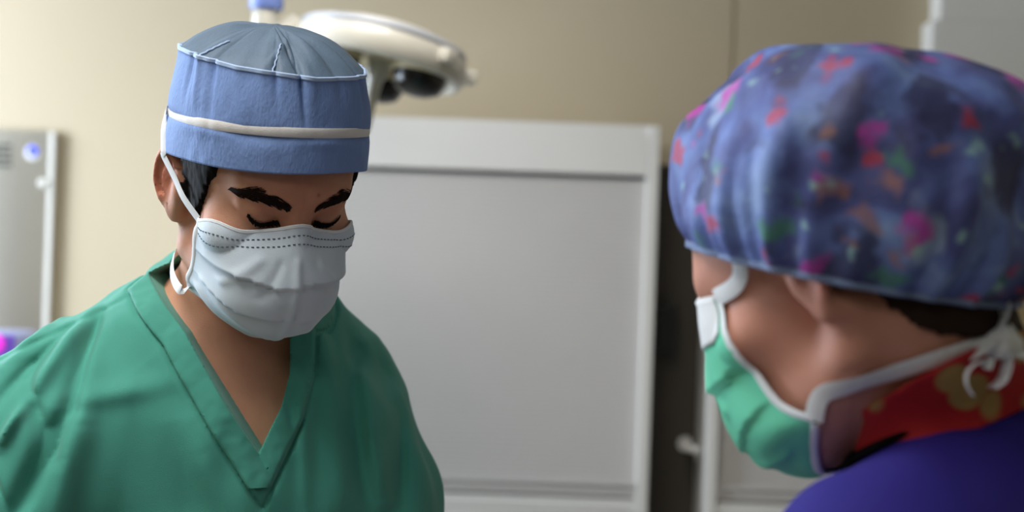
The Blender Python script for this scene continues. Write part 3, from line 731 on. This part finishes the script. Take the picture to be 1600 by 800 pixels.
# upper ties climb past the ear and over the cap's back
for sgn, p0 in ((-1, tl), (1, tr_)):
    pts = [p0] + list(HM.wld([[sgn * .0785, -.022, .002], [sgn * .0825, -.003, .012], [sgn * .0885, .018, .024]]))
    nn = [HM.R @ np.array([sgn * .9, -.3, 0])] * 4
    for vv, st in ((.02, 11), (.12, 13), (.26, 16), (.40, 22), (.5, 50)):
        k = (160 + (st if sgn < 0 else -st) + 40) % 320 if False else (240 - st if sgn < 0 else 80 + st)
        pts.append(capw((G0[int(vv * (nv - 1))] + rad * .0022)[k])); nn.append((rad @ CAPR.T)[k])
    nn[4:7] = [(sgn * .6, -.8, .1)] * 3
    ribbon('tie_strap', smooth_path(pts, 48), .0078, .0012, smooth_path(nn, 48), m_band, mask)
for sgn, p0 in ((-1, bl), (1, br)):
    if sgn < 0: pts = [p0, pt(281, 452, 1.325), pt(269, 428, 1.355), pt(272, 400, 1.40), pt(288, 388, 1.455), pt(330, 380, 1.50)]
    else: pts = [p0] + list(HM.wld([[.070, -.012, -.080], [.070, .006, -.070], [.064, .026, -.056], [.050, .06, -.05], [.02, .085, -.05]]))
    if sgn < 0: ribbon('tie_strap', smooth_path(pts, 40), .0092, .0014, smooth_path([(-.35, -.9, .2), (-.45, -.9, .1), (-.5, -.85, 0), (-.7, -.7, 0), (-.8, -.4, 0), (-.6, .8, 0)], 40), m_band, mask)
    else: tie('tie_strap', pts, .0090, .003, m_band, mask)

# scrub top
VP = [xz(226, 428), xz(306, 516), xz(418, 698), xz(446, 632), xz(455, 580), xz(452, 510), xz(420, 440), xz(300, 380)]
FOLDS = [((164, 488), (161, 622), .010, -.0060), ((148, 492), (112, 600), .012, .0055), ((132, 506), (60, 612), .009, -.0045), ((160, 622), (88, 800), .013, -.0065), ((104, 612), (78, 668), .008, .0045),
         ((90, 560), (150, 690), .010, -.003), ((150, 612), (300, 588), .016, .0022), ((100, 470), (60, 560), .012, .003), ((180, 640), (150, 790), .016, .004), ((250, 560), (330, 640), .02, -.002),
         ((560, 545), (598, 790), .013, .0048), ((535, 560), (570, 800), .012, -.0035), ((474, 575), (486, 790), .011, .0035), ((545, 548), (596, 612), .012, -.0025), ((615, 650), (622, 800), .010, -.0030),
         ((460, 640), (520, 760), .014, -.002), ((500, 530), (530, 640), .012, .0025), ((340, 690), (380, 800), .014, .002), ((300, 640), (330, 800), .02, -.002), ((205, 462), (-30, 596), .004, -.0014), ((6, 578), (48, 655), .006, -.0042), ((48, 655), (94, 760), .006, -.0042),
         ((20, 600), (75, 770), .008, .003), ((470, 700), (500, 790), .014, -.0015)]
FOLDS = [(xz(*a), xz(*b_), wd, am) for a, b_, wd, am in FOLDS]
VP2 = [xz(198, 452), xz(276, 536), xz(424, 778), xz(478, 650), xz(490, 590), xz(488, 508), xz(440, 420), xz(300, 340)]
def band_m(P):
    d = np.maximum(poly2(P[:, [0, 2]], VP2), P[:, 1] - f32(NB[1] + .02))
    a = HM.wld([[0, .02, -.06]])[0]
    return np.minimum(d, cone(P, a, NB + np.array([0, .012, -.004]), .087, .101))
def cut_m(P):
    """distance to the neck opening: V in front, round behind"""
    X = P[:, [0, 2]]; d = np.maximum(poly2(X, VP), P[:, 1] - f32(NB[1] + .02))
    a = HM.wld([[0, .02, -.06]])[0]
    return np.minimum(d, cone(P, a, NB + np.array([0, .012, -.004]), .066, .080))
def drape_m(P):
    d = smin(torso_m(P), arms_m(P), .055)
    d = smin(d, cone(P, NB + np.array([0.0, .01, .030]), S1 + np.array([.02, .02, .02]), .047, .045), .06)
    d = smin(d, cone(P, NB + np.array([0.0, .01, .030]), S2 + np.array([-.05, .02, .03]), .046, .034), .05)
    d = smin(d, ell((P - vec(*CH)) @ TR.astype(f32), (0, -.012, -.12), (.180, .125, .3)), .06)
    return d
def scrub_outer(P):
    d = drape_m(P) - f32(.0155); X = P[:, [0, 2]]; fo = np.zeros(len(P), f32); near = np.abs(d) < .05
    if near.any():
        x = X[near]; q = np.zeros(len(x), f32)
        for a, b_, wd, am in FOLDS:
            dd, t = seg2(x, a, b_); q += f32(am) * np.exp(-(dd / f32(wd * .68)) ** 2) * (0.2 + 0.8 * np.sin(np.pi * np.clip(t, .02, .98)) ** .6)
        q += vnoise(P[near], 14) * f32(.008) + vnoise(P[near] * vec(1, 1, .4), 38) * f32(.0035)
        st = np.abs(band_m(P[near]) - f32(.0012)); q -= f32(.0016) * np.exp(-(st / f32(.0022)) ** 2)
        q = np.maximum(q * f32(2.0), f32(-.0125))
        fo[near] = q * np.where(P[near, 1] < 1.6, 1, .6)
    return np.minimum(d - fo, smin(smin(torso_m(P), arms_m(P), .05), clav_m(P), .018) - f32(.0045))
def scrub_f(P):
    d = scrub_outer(P); d = np.maximum(d, -(base_m(P) + f32(.003))); d = np.maximum(d, -cut_m(P))
    for S, E, k in ((S1, E1, .9), (S2, E2, .9)):
        ax = (E - S) / np.linalg.norm(E - S); m_ = np.sqrt(((P - vec(*(S + (E - S) * 1.05))) ** 2).sum(1)) < .12
        d = np.where(m_, np.maximum(d, ((P - vec(*(S + (E - S) * k))) @ vec(*ax))), d)
    return np.maximum(d, f32(.92) - P[:, 2])
scrub, _ = field_obj('scrub_top', scrub_f, (-.95, .9, .90), (0.2, 1.85, 1.66), 0.0024, m_scrub, PM)
sm = scrub.modifiers.new('relax', 'SMOOTH'); sm.factor = .5; sm.iterations = 3
def band_f(P):
    c_ = cut_m(P) ; pk = vnoise(P, 120) * f32(.0011)
    X = P[:, [0, 2]]; g = seg2(X, xz(418, 700), xz(440, 742))[0]
    pk = pk - f32(.0010) * np.exp(-(g / f32(.0022)) ** 2)
    d = np.maximum(np.abs(scrub_outer(P) - f32(.0008) - pk) - f32(.0022), np.maximum(-c_, band_m(P)))
    return d
lo_, hi_ = pt(200, 760, 1.3), pt(520, 400, 1.62)
field_obj('neckband', band_f, (lo_[0] - .05, 1.2, lo_[2]), (hi_[0] + .06, 1.62, hi_[2] + .06), 0.0017, m_scrub, scrub)
# trousers and shoes below the frame
def trou_f(P):
    d = cone(P, HIP + (0, 0, -.02), HIP + (0, 0, .05), .168, .162)
    for s in (-1, 1):
        h = HIP + np.array([s * .09, 0, -.06]); k = np.array([h[0] + s * .015, h[1] - .015, .5]); a = np.array([h[0] + s * .02, h[1] + .01, .04])
        d = smin(d, smin(cone(P, h, k, .095, .075), cone(P, k, a, .075, .065), .02), .03)
    return np.maximum(d, f32(.03) - P[:, 2])
field_obj('trousers', trou_f, (HIP[0] - .32, HIP[1] - .25, 0), (HIP[0] + .32, HIP[1] + .25, 1.1), .007, m_trouser, PM)
def shoe(ox, oy, par):
    def f(P):
        d = smin(cone(P, (ox, oy + .06, .045), (ox, oy - .06, .045), .042, .044), cone(P, (ox, oy - .06, .042), (ox, oy - .14, .036), .044, .036), .02)
        return np.maximum(smin(d, cone(P, (ox, oy + .04, .05), (ox, oy + .03, .085), .045, .042), .02), f32(.0005) - P[:, 2])
    field_obj('shoe', f, (ox - .08, oy - .22, -.01), (ox + .08, oy + .14, .15), .005, m_shoe, par)
for s in (-1, 1): shoe(HIP[0] + s * .11, HIP[1] - .01, PM)

# ================================================================== the person in blue
HW = Head(pt(1327, 436, 1.0), rotz(R(-130)) @ rotx(R(34)), 1.0)
NW = pt(1500, 655, 1.045)
MS = pt(1562, 675, 1.035); LA = np.array([-.643, -.766, 0])
T1 = MS + LA * .165 + np.array([-.012, 0, -.095]); T2 = MS - LA * .175 + np.array([0, 0, -.055])
U1 = T1 + np.array([-.05, -.03, -.27]); U2 = T2 + np.array([-.09, .06, -.27])
Z1 = U1 + np.array([-.20, .10, -.10]); Z2 = U2 + np.array([-.20, .04, -.10])
HIPW = np.array([MS[0] + .15, MS[1] - .08, .92])
CW = MS + np.array([.03, -.02, -.20])
def torso_w(P):
    TW = (rotz(R(-120)) @ rotx(R(18))).astype(f32); q = (P - vec(*CW)) @ TW
    d = ell(q, (0, .0, 0), (.165, .108, .23)); d = smin(d, ell(q, (0, -.07, -.01), (.13, .06, .09)), .05)
    d = smin(d, cone(P, MS + np.array([.01, 0, -.045]), T1 + (.01, 0, 0), .070, .056), .05); d = smin(d, cone(P, MS + np.array([.01, 0, -.045]), T2 + (.01, 0, 0), .070, .056), .05)
    d = smin(d, cone(P, CW + (0, 0, -.05), HIPW, .125, .15), .08); return d
def arms_w(P): return smin(cone(P, T1, U1, .056, .043), cone(P, T2, U2, .056, .043), .004)
def neck_w(P):
    a = HW.wld([[0, .03, -.045]])[0]
    d = cone(P, a, NW, .055, .060); d = smin(d, cone(P, NW, MS + np.array([0.01, 0, -.03]), .060, .072), .03)
    return smin(d, cone(P, HW.wld([[.058, .015, -.03]])[0], NW + np.array([-.05, -.045, -.045]), .014, .014), .02)
def base_w(P): return smin(smin(torso_w(P), arms_w(P), .04), neck_w(P), .03)
def body_w(P):
    d = smin(base_w(P), HW.sdf(P), .014); lo = P[:, 2] < 1.25
    if lo.any():
        p = P[lo]; q = smin(cone(p, U1, Z1, .042, .026), cone(p, U2, Z2, .042, .026), .004)
        q = hand(q, p, Z1, Z1 - U1, (0, 0, -1), side=1); q = hand(q, p, Z2, Z2 - U2, (0, 0, -1), side=-1); d[lo] = smin(d[lo], q, .02)
    return d
PW = person('person', 'person in royal blue gown, bouffant cap and mint green mask, seen from behind', (HIPW[0], HIPW[1], 0))
bodyw, V = field_obj('body', body_w, (-.25, .5, .86), (.75, 1.5, 1.78), .0026, m_skin2, PW)
set_cols(bodyw, V, skin_cols(HW, V, 1.0))
HAIRW = [(.012, .05), (.030, .002), (.036, -.028), (.041, -.050), (.047, -.066), (.058, -.080), (.075, -.090), (.14, -.085), (.14, .15), (-.02, .15), (-.02, .06)]
hairw, _ = field_obj('hair', hair_f(HAIRW, .006, HW, lambda P: smin(HW.sdf_all(P), base_w(P), .014)), HW.c - .15, HW.c + .15, .0026, m_hair2, PW)
maskw, WW, WN = face_mask(HW, PW, m_gmask, m_band, nv=64, nu=80, stitch=False, crease=1.6, inset=.020, lift=.034)
grid_obj('nose_band', (WW + WN * .0012)[:11, 2:-2], m_band, maskw, .001)
fw = lambda P: smin(HW.sdf_all(P), base_w(P), .012)
KN = HW.wld([[.0, .125, -.045]])[0]            # knot at the nape
rw = lambda px, py, off=.003: ray(px, py, base_hw, off)
base_hw = lambda P: smin(HW.sdf(P), base_w(P), .014)
KN = rw(1560, 536)
tie('tie_strap', [WW[-3, -1], rw(1285, 617), rw(1340, 600), rw(1400, 581), rw(1460, 562), rw(1515, 545), KN], .0125, .0025, m_band, maskw, fw)
tie('tie_strap', [WW[-3, 0]] + list(HW.wld([[-.074, -.004, -.074], [-.070, .03, -.066], [-.055, .06, -.075]])) + [KN], .0125, .003, m_band, maskw, fw)
for sgn, p0 in ((1, WW[0, -1]), (-1, WW[0, 0])):
    pts = [p0] + ([rw(1156, 432)] if sgn > 0 else []) + list(HW.wld([[sgn * .076, -.015, .062], [sgn * .078, .03, .07]]))
    tie('tie_strap', pts, .0125, .003, m_band, maskw, HW.sdf_all)
# bouffant cap, gathered on elastic
BF = np.array([-.766, .643, 0]); BU = np.array([0, 0, 1.0]); BL = np.array([-.643, -.766, 0])
tl_ = R(9); bf = BF * math.cos(tl_) + BU * math.sin(tl_); bu = BU * math.cos(tl_) - BF * math.sin(tl_)
BO = HW.c + bu * .007 + bf * .002
def bw(q): q = np.array(q, float); return BO + q[..., :1] * bf + q[..., 1:2] * BL + q[..., 2:3] * bu     # forward, left, up
nt, nvv = 260, 90; T_ = np.linspace(0, 2 * np.pi, nt, endpoint=False); ph = np.linspace(0, 1, nvv)
prof_r = np.interp(ph, [0, .06, .18, .34, .5, .66, .8, .92, 1], [.0, .30, .66, .90, 1.0, 1.02, 1.0, .93, .83]); prof_z = np.interp(ph, [0, .06, .18, .34, .5, .66, .8, .92, 1], [.168, .167, .155, .128, .096, .062, .034, .010, -.004])
k_ = np.ones(9) / 9; prof_r = np.convolve(np.pad(prof_r, 4, 'edge'), k_, 'valid'); prof_z = np.convolve(np.pad(prof_z, 4, 'edge'), k_, 'valid'); prof_r[0] = 0
RF, RL = .134, .116
G = np.zeros((nvv, nt, 3))
gath = np.sin(T_ * 23 + 2 * np.sin(T_ * 3)) * .5 + np.sin(T_ * 37 + 1.5 * np.sin(T_ * 5)) * .3
for i in range(nvv):
    rr = prof_r[i]; a = np.clip((ph[i] - .42) / .5, 0, 1) ** 1.3; fl = 1 + .052 * a * gath + .018 * np.sin(T_ * 7 + ph[i] * 5) * np.sin(np.pi * ph[i])
    G[i] = np.stack([RF * rr * fl * np.cos(T_) - .002, RL * rr * fl * np.sin(T_), prof_z[i] * .93 + .006 * np.sin(T_ * 4 + 1) * np.sin(np.pi * ph[i])], 1)
q = G.reshape(-1, 3).astype(f32); dn = (vnoise(q * vec(1, 1, .7), 22) * .024 + vnoise(q * vec(1, 1, .5), 55) * .009).reshape(nvv, nt); n_ = gnormals(G, True); n_ *= np.sign((n_ * (G - np.array([0, 0, .06]))).sum(-1, keepdims=True))
G = G + n_ * (dn * np.sin(np.pi * np.clip(ph * 1.15, 0, 1))[:, None])[..., None]
W = bw(G); q = W.reshape(-1, 3).astype(f32)
for _ in range(2):
    dd, g = grad(HW.sdf_all, q, f32(.001)); q = q + g * np.clip(f32(.003) - dd, 0, .03)[:, None]
W = q.reshape(nvv, nt, 3)
def bouffant_mat():
    m = mat('bouffant_print', (84, 104, 176), 0.6, var=0.1, vscale=18, bump=0.3, bscale=300); nt_ = m.node_tree; N, L = nt_.nodes, nt_.links
    b = N['Principled BSDF']; tc = N.new('ShaderNodeTexCoord')
    n0 = N.new('ShaderNodeTexNoise'); n0.inputs['Scale'].default_value = 15; n0.inputs['Detail'].default_value = 5; n0.inputs['Distortion'].default_value = .8; L.new(tc.outputs['Object'], n0.inputs['Vector'])
    cr = N.new('ShaderNodeValToRGB'); L.new(n0.outputs[0], cr.inputs[0]); e = cr.color_ramp.elements
    e[0].position = .30; e[0].color = s2l((44, 44, 88)) + (1,); e[1].position = .70; e[1].color = s2l((132, 158, 208)) + (1,)
    x = e.new(.46); x.color = s2l((78, 88, 150)) + (1,); x = e.new(.56); x.color = s2l((98, 120, 184)) + (1,)
    col = cr.outputs[0]
    wp = N.new('ShaderNodeTexNoise'); wp.inputs['Scale'].default_value = 38; wp.inputs['Detail'].default_value = 2; L.new(tc.outputs['Object'], wp.inputs['Vector'])
    wm = N.new('ShaderNodeVectorMath'); wm.operation = 'SCALE'; wm.inputs['Scale'].default_value = .045; L.new(wp.outputs['Color'], wm.inputs[0])
    wa = N.new('ShaderNodeVectorMath'); wa.operation = 'ADD'; L.new(tc.outputs['Object'], wa.inputs[0]); L.new(wm.outputs[0], wa.inputs[1])
    def layer(col, scale, rgb, th, seed, cut, stretch, fac):
        mp = N.new('ShaderNodeMapping'); L.new(wa.outputs[0], mp.inputs[0]); mp.inputs['Location'].default_value = (seed, seed * .7, seed * 1.3); mp.inputs['Scale'].default_value = stretch; mp.inputs['Rotation'].default_value = (seed, seed * 2, seed * .5)
        v = N.new('ShaderNodeTexVoronoi'); v.inputs['Scale'].default_value = scale; L.new(mp.outputs[0], v.inputs['Vector'])
        sep = N.new('ShaderNodeSeparateColor'); L.new(v.outputs['Color'], sep.inputs[0])
        mr = N.new('ShaderNodeMapRange'); mr.inputs[1].default_value = th; mr.inputs[2].default_value = th - .16; L.new(v.outputs['Distance'], mr.inputs[0])
        gt = N.new('ShaderNodeMath'); gt.operation = 'GREATER_THAN'; gt.inputs[1].default_value = cut; L.new(sep.outputs[0], gt.inputs[0])
        mu = N.new('ShaderNodeMath'); mu.operation = 'MULTIPLY'; L.new(mr.outputs[0], mu.inputs[0]); L.new(gt.outputs[0], mu.inputs[1])
        m2 = N.new('ShaderNodeMath'); m2.operation = 'MULTIPLY'; m2.inputs[1].default_value = fac; L.new(mu.outputs[0], m2.inputs[0])
        mx = N.new('ShaderNodeMix'); mx.data_type = 'RGBA'; L.new(m2.outputs[0], mx.inputs[0]); L.new(col, mx.inputs[6]); mx.inputs[7].default_value = s2l(rgb) + (1,); return mx.outputs[2]
    for sc, rgb, th, sd, cut, stt, fac in ((24, (40, 38, 80), .52, 1.3, .60, (1, 1, .6), .8), (22, (170, 194, 226), .38, 2.1, .74, (1, 1, .6), .6), (30, (190, 56, 170), .36, 3.7, .64, (1, .5, 1), .8), (30, (70, 140, 96), .36, 4.9, .66, (.6, 1, 1), .7),
        (38, (186, 50, 70), .34, 6.2, .70, (1, 1, .7), .75), (36, (160, 108, 84), .34, 7.7, .68, (1, .8, 1), .6), (40, (160, 205, 205), .28, 9.1, .66, (1, 1, 1), .7)):
        col = layer(col, sc, rgb, th, sd, cut, stt, fac)
    L.new(col, b.inputs['Base Color']); return m
capb = grid_obj('bouffant_cap', W, bouffant_mat(), PW, .001, wrap=True, offset=0)
m_elas = mat('elastic_edge', (118, 136, 172), .8, var=.1, vscale=60)
hp_ = np.concatenate([W[-1], W[-1][:1]]); nn = hp_ - BO; nn[:, 2] = 0
ribbon('elastic_edge', hp_[::2], .006, .004, nn[::2], m_elas, capb)
# knot and hanging tie ends at the nape
kr = HW.wld([[.004, .128, -.040]])[0]
def blob(name, pts, rad, m, par): return adopt(BM().tube(pts, rad, 12).build(name, m, None, True), par)
KD = float(rw(1556, 536)[1]) - .012
tie('tie_strap', [pt(1532, 480, KD + .02), pt(1552, 470, KD + .01), pt(1572, 486, KD), pt(1562, 512, KD), pt(1560, 535, KD)], .016, .003, m_band, maskw, snap_ok=False)
tie('tie_strap', [pt(1515, 545, KD + .004), pt(1545, 532, KD - .005), pt(1575, 530, KD - .005), pt(1602, 552, KD), pt(1625, 600, KD)], .022, .003, m_band, maskw, snap_ok=False)
tie('tie_strap', [pt(1562, 528, KD - .01), pt(1574, 560, KD - .01), pt(1566, 592, KD - .01), pt(1550, 606, KD - .01)], .024, .003, m_band, maskw, snap_ok=False)
tie('tie_strap', [pt(1552, 570, KD - .015), pt(1530, 566, KD - .015), pt(1512, 580, KD - .015), pt(1510, 600, KD - .015), pt(1520, 618, KD - .015)], .009, .003, m_band, maskw, snap_ok=False)
blob('tie_knot', [pt(1550, 540, KD), pt(1566, 534, KD - .01), pt(1582, 540, KD)], [.008, .012, .008], m_band, maskw)
# red patterned collar and the gown
GN = np.array([-.43, .28, .86]); GN /= np.linalg.norm(GN); GP = ray(1450, 664, base_w) + np.array([-.001, .001, .003])
CN = np.array([-.46, .28, .84]); CN /= np.linalg.norm(CN); CP = pt(1440, 600, .98)
def gown_f(P):
    d = smin(torso_w(P), arms_w(P), .05); d = smin(d, cone(P, NW, MS + np.array([0.01, 0, -.03]), .066, .080), .03) - f32(.012)
    d = d - vnoise(P, 11) * f32(.010) - vnoise(P * vec(1, 1, .4), 30) * f32(.004)
    d = np.maximum(d, -(base_w(P) + f32(.003))); d = np.maximum(d, (P - vec(*GP)) @ vec(*GN))
    return np.maximum(d, f32(.55) - P[:, 2])
gown, _ = field_obj('gown', gown_f, (-.2, .4, .5), (.85, 1.6, 1.66), .0036, m_gown, PW)
def bind_f(P):
    d = smin(torso_w(P), arms_w(P), .05); d = smin(d, cone(P, NW, MS + np.array([0.01, 0, -.03]), .066, .080), .03) - f32(.012)
    d = d - vnoise(P, 11) * f32(.010) - vnoise(P * vec(1, 1, .4), 30) * f32(.004)
    t = (P - vec(*GP)) @ vec(*GN); return np.sqrt(d ** 2 + t ** 2) - f32(.0052)
field_obj('collar_binding', bind_f, (-.05, .6, 1.3), (.75, 1.4, 1.62), .0028, m_binding, gown)
def collar_mat():
    m = mat('red_patterned_cotton', (176, 24, 32), .8, var=.15, vscale=40, bump=.2, bscale=800); N, L = m.node_tree.nodes, m.node_tree.links; b = N['Principled BSDF']; col = b.inputs['Base Color'].links[0].from_socket
    tc = N.new('ShaderNodeTexCoord'); v = N.new('ShaderNodeTexVoronoi'); v.inputs['Scale'].default_value = 26; L.new(tc.outputs['Object'], v.inputs['Vector'])
    mr = N.new('ShaderNodeMapRange'); mr.inputs[1].default_value = .42; mr.inputs[2].default_value = .34; L.new(v.outputs['Distance'], mr.inputs[0])
    mx = N.new('ShaderNodeMix'); mx.data_type = 'RGBA'; L.new(mr.outputs[0], mx.inputs[0]); L.new(col, mx.inputs[6]); mx.inputs[7].default_value = s2l((168, 140, 84)) + (1,); L.new(mx.outputs[2], b.inputs['Base Color']); return m
def coll_f(P):
    d = np.abs(base_w(P) - f32(.006) - vnoise(P, 40) * f32(.004)) - f32(.0022)
    d = np.maximum(d, (P - vec(*CP)) @ vec(*CN)); return np.maximum(d, -((P - vec(*GP)) @ vec(*GN)) - f32(.02))
field_obj('undershirt_collar', coll_f, (-.05, .7, 1.3), (.65, 1.4, 1.66), .0022, collar_mat(), PW)
def trow_f(P):
    d = cone(P, HIPW + (0, 0, -.02), HIPW + (0, 0, .0), .160, .155)
    for s in (-1, 1):
        h = HIPW + np.array([s * .05, -s * .08, -.06]); k = np.array([h[0], h[1], .5]); a = np.array([h[0], h[1], .04])
        d = smin(d, smin(cone(P, h, k, .09, .072), cone(P, k, a, .072, .06), .02), .03)
    return np.maximum(d, f32(.03) - P[:, 2])
field_obj('trousers', trow_f, HIPW - np.array([.32, .32, HIPW[2]]), HIPW + np.array([.32, .32, .2]), .008, m_gown, PW)
for s in (-1, 1): shoe(HIPW[0] + s * .06, HIPW[1] - s * .08, PW)
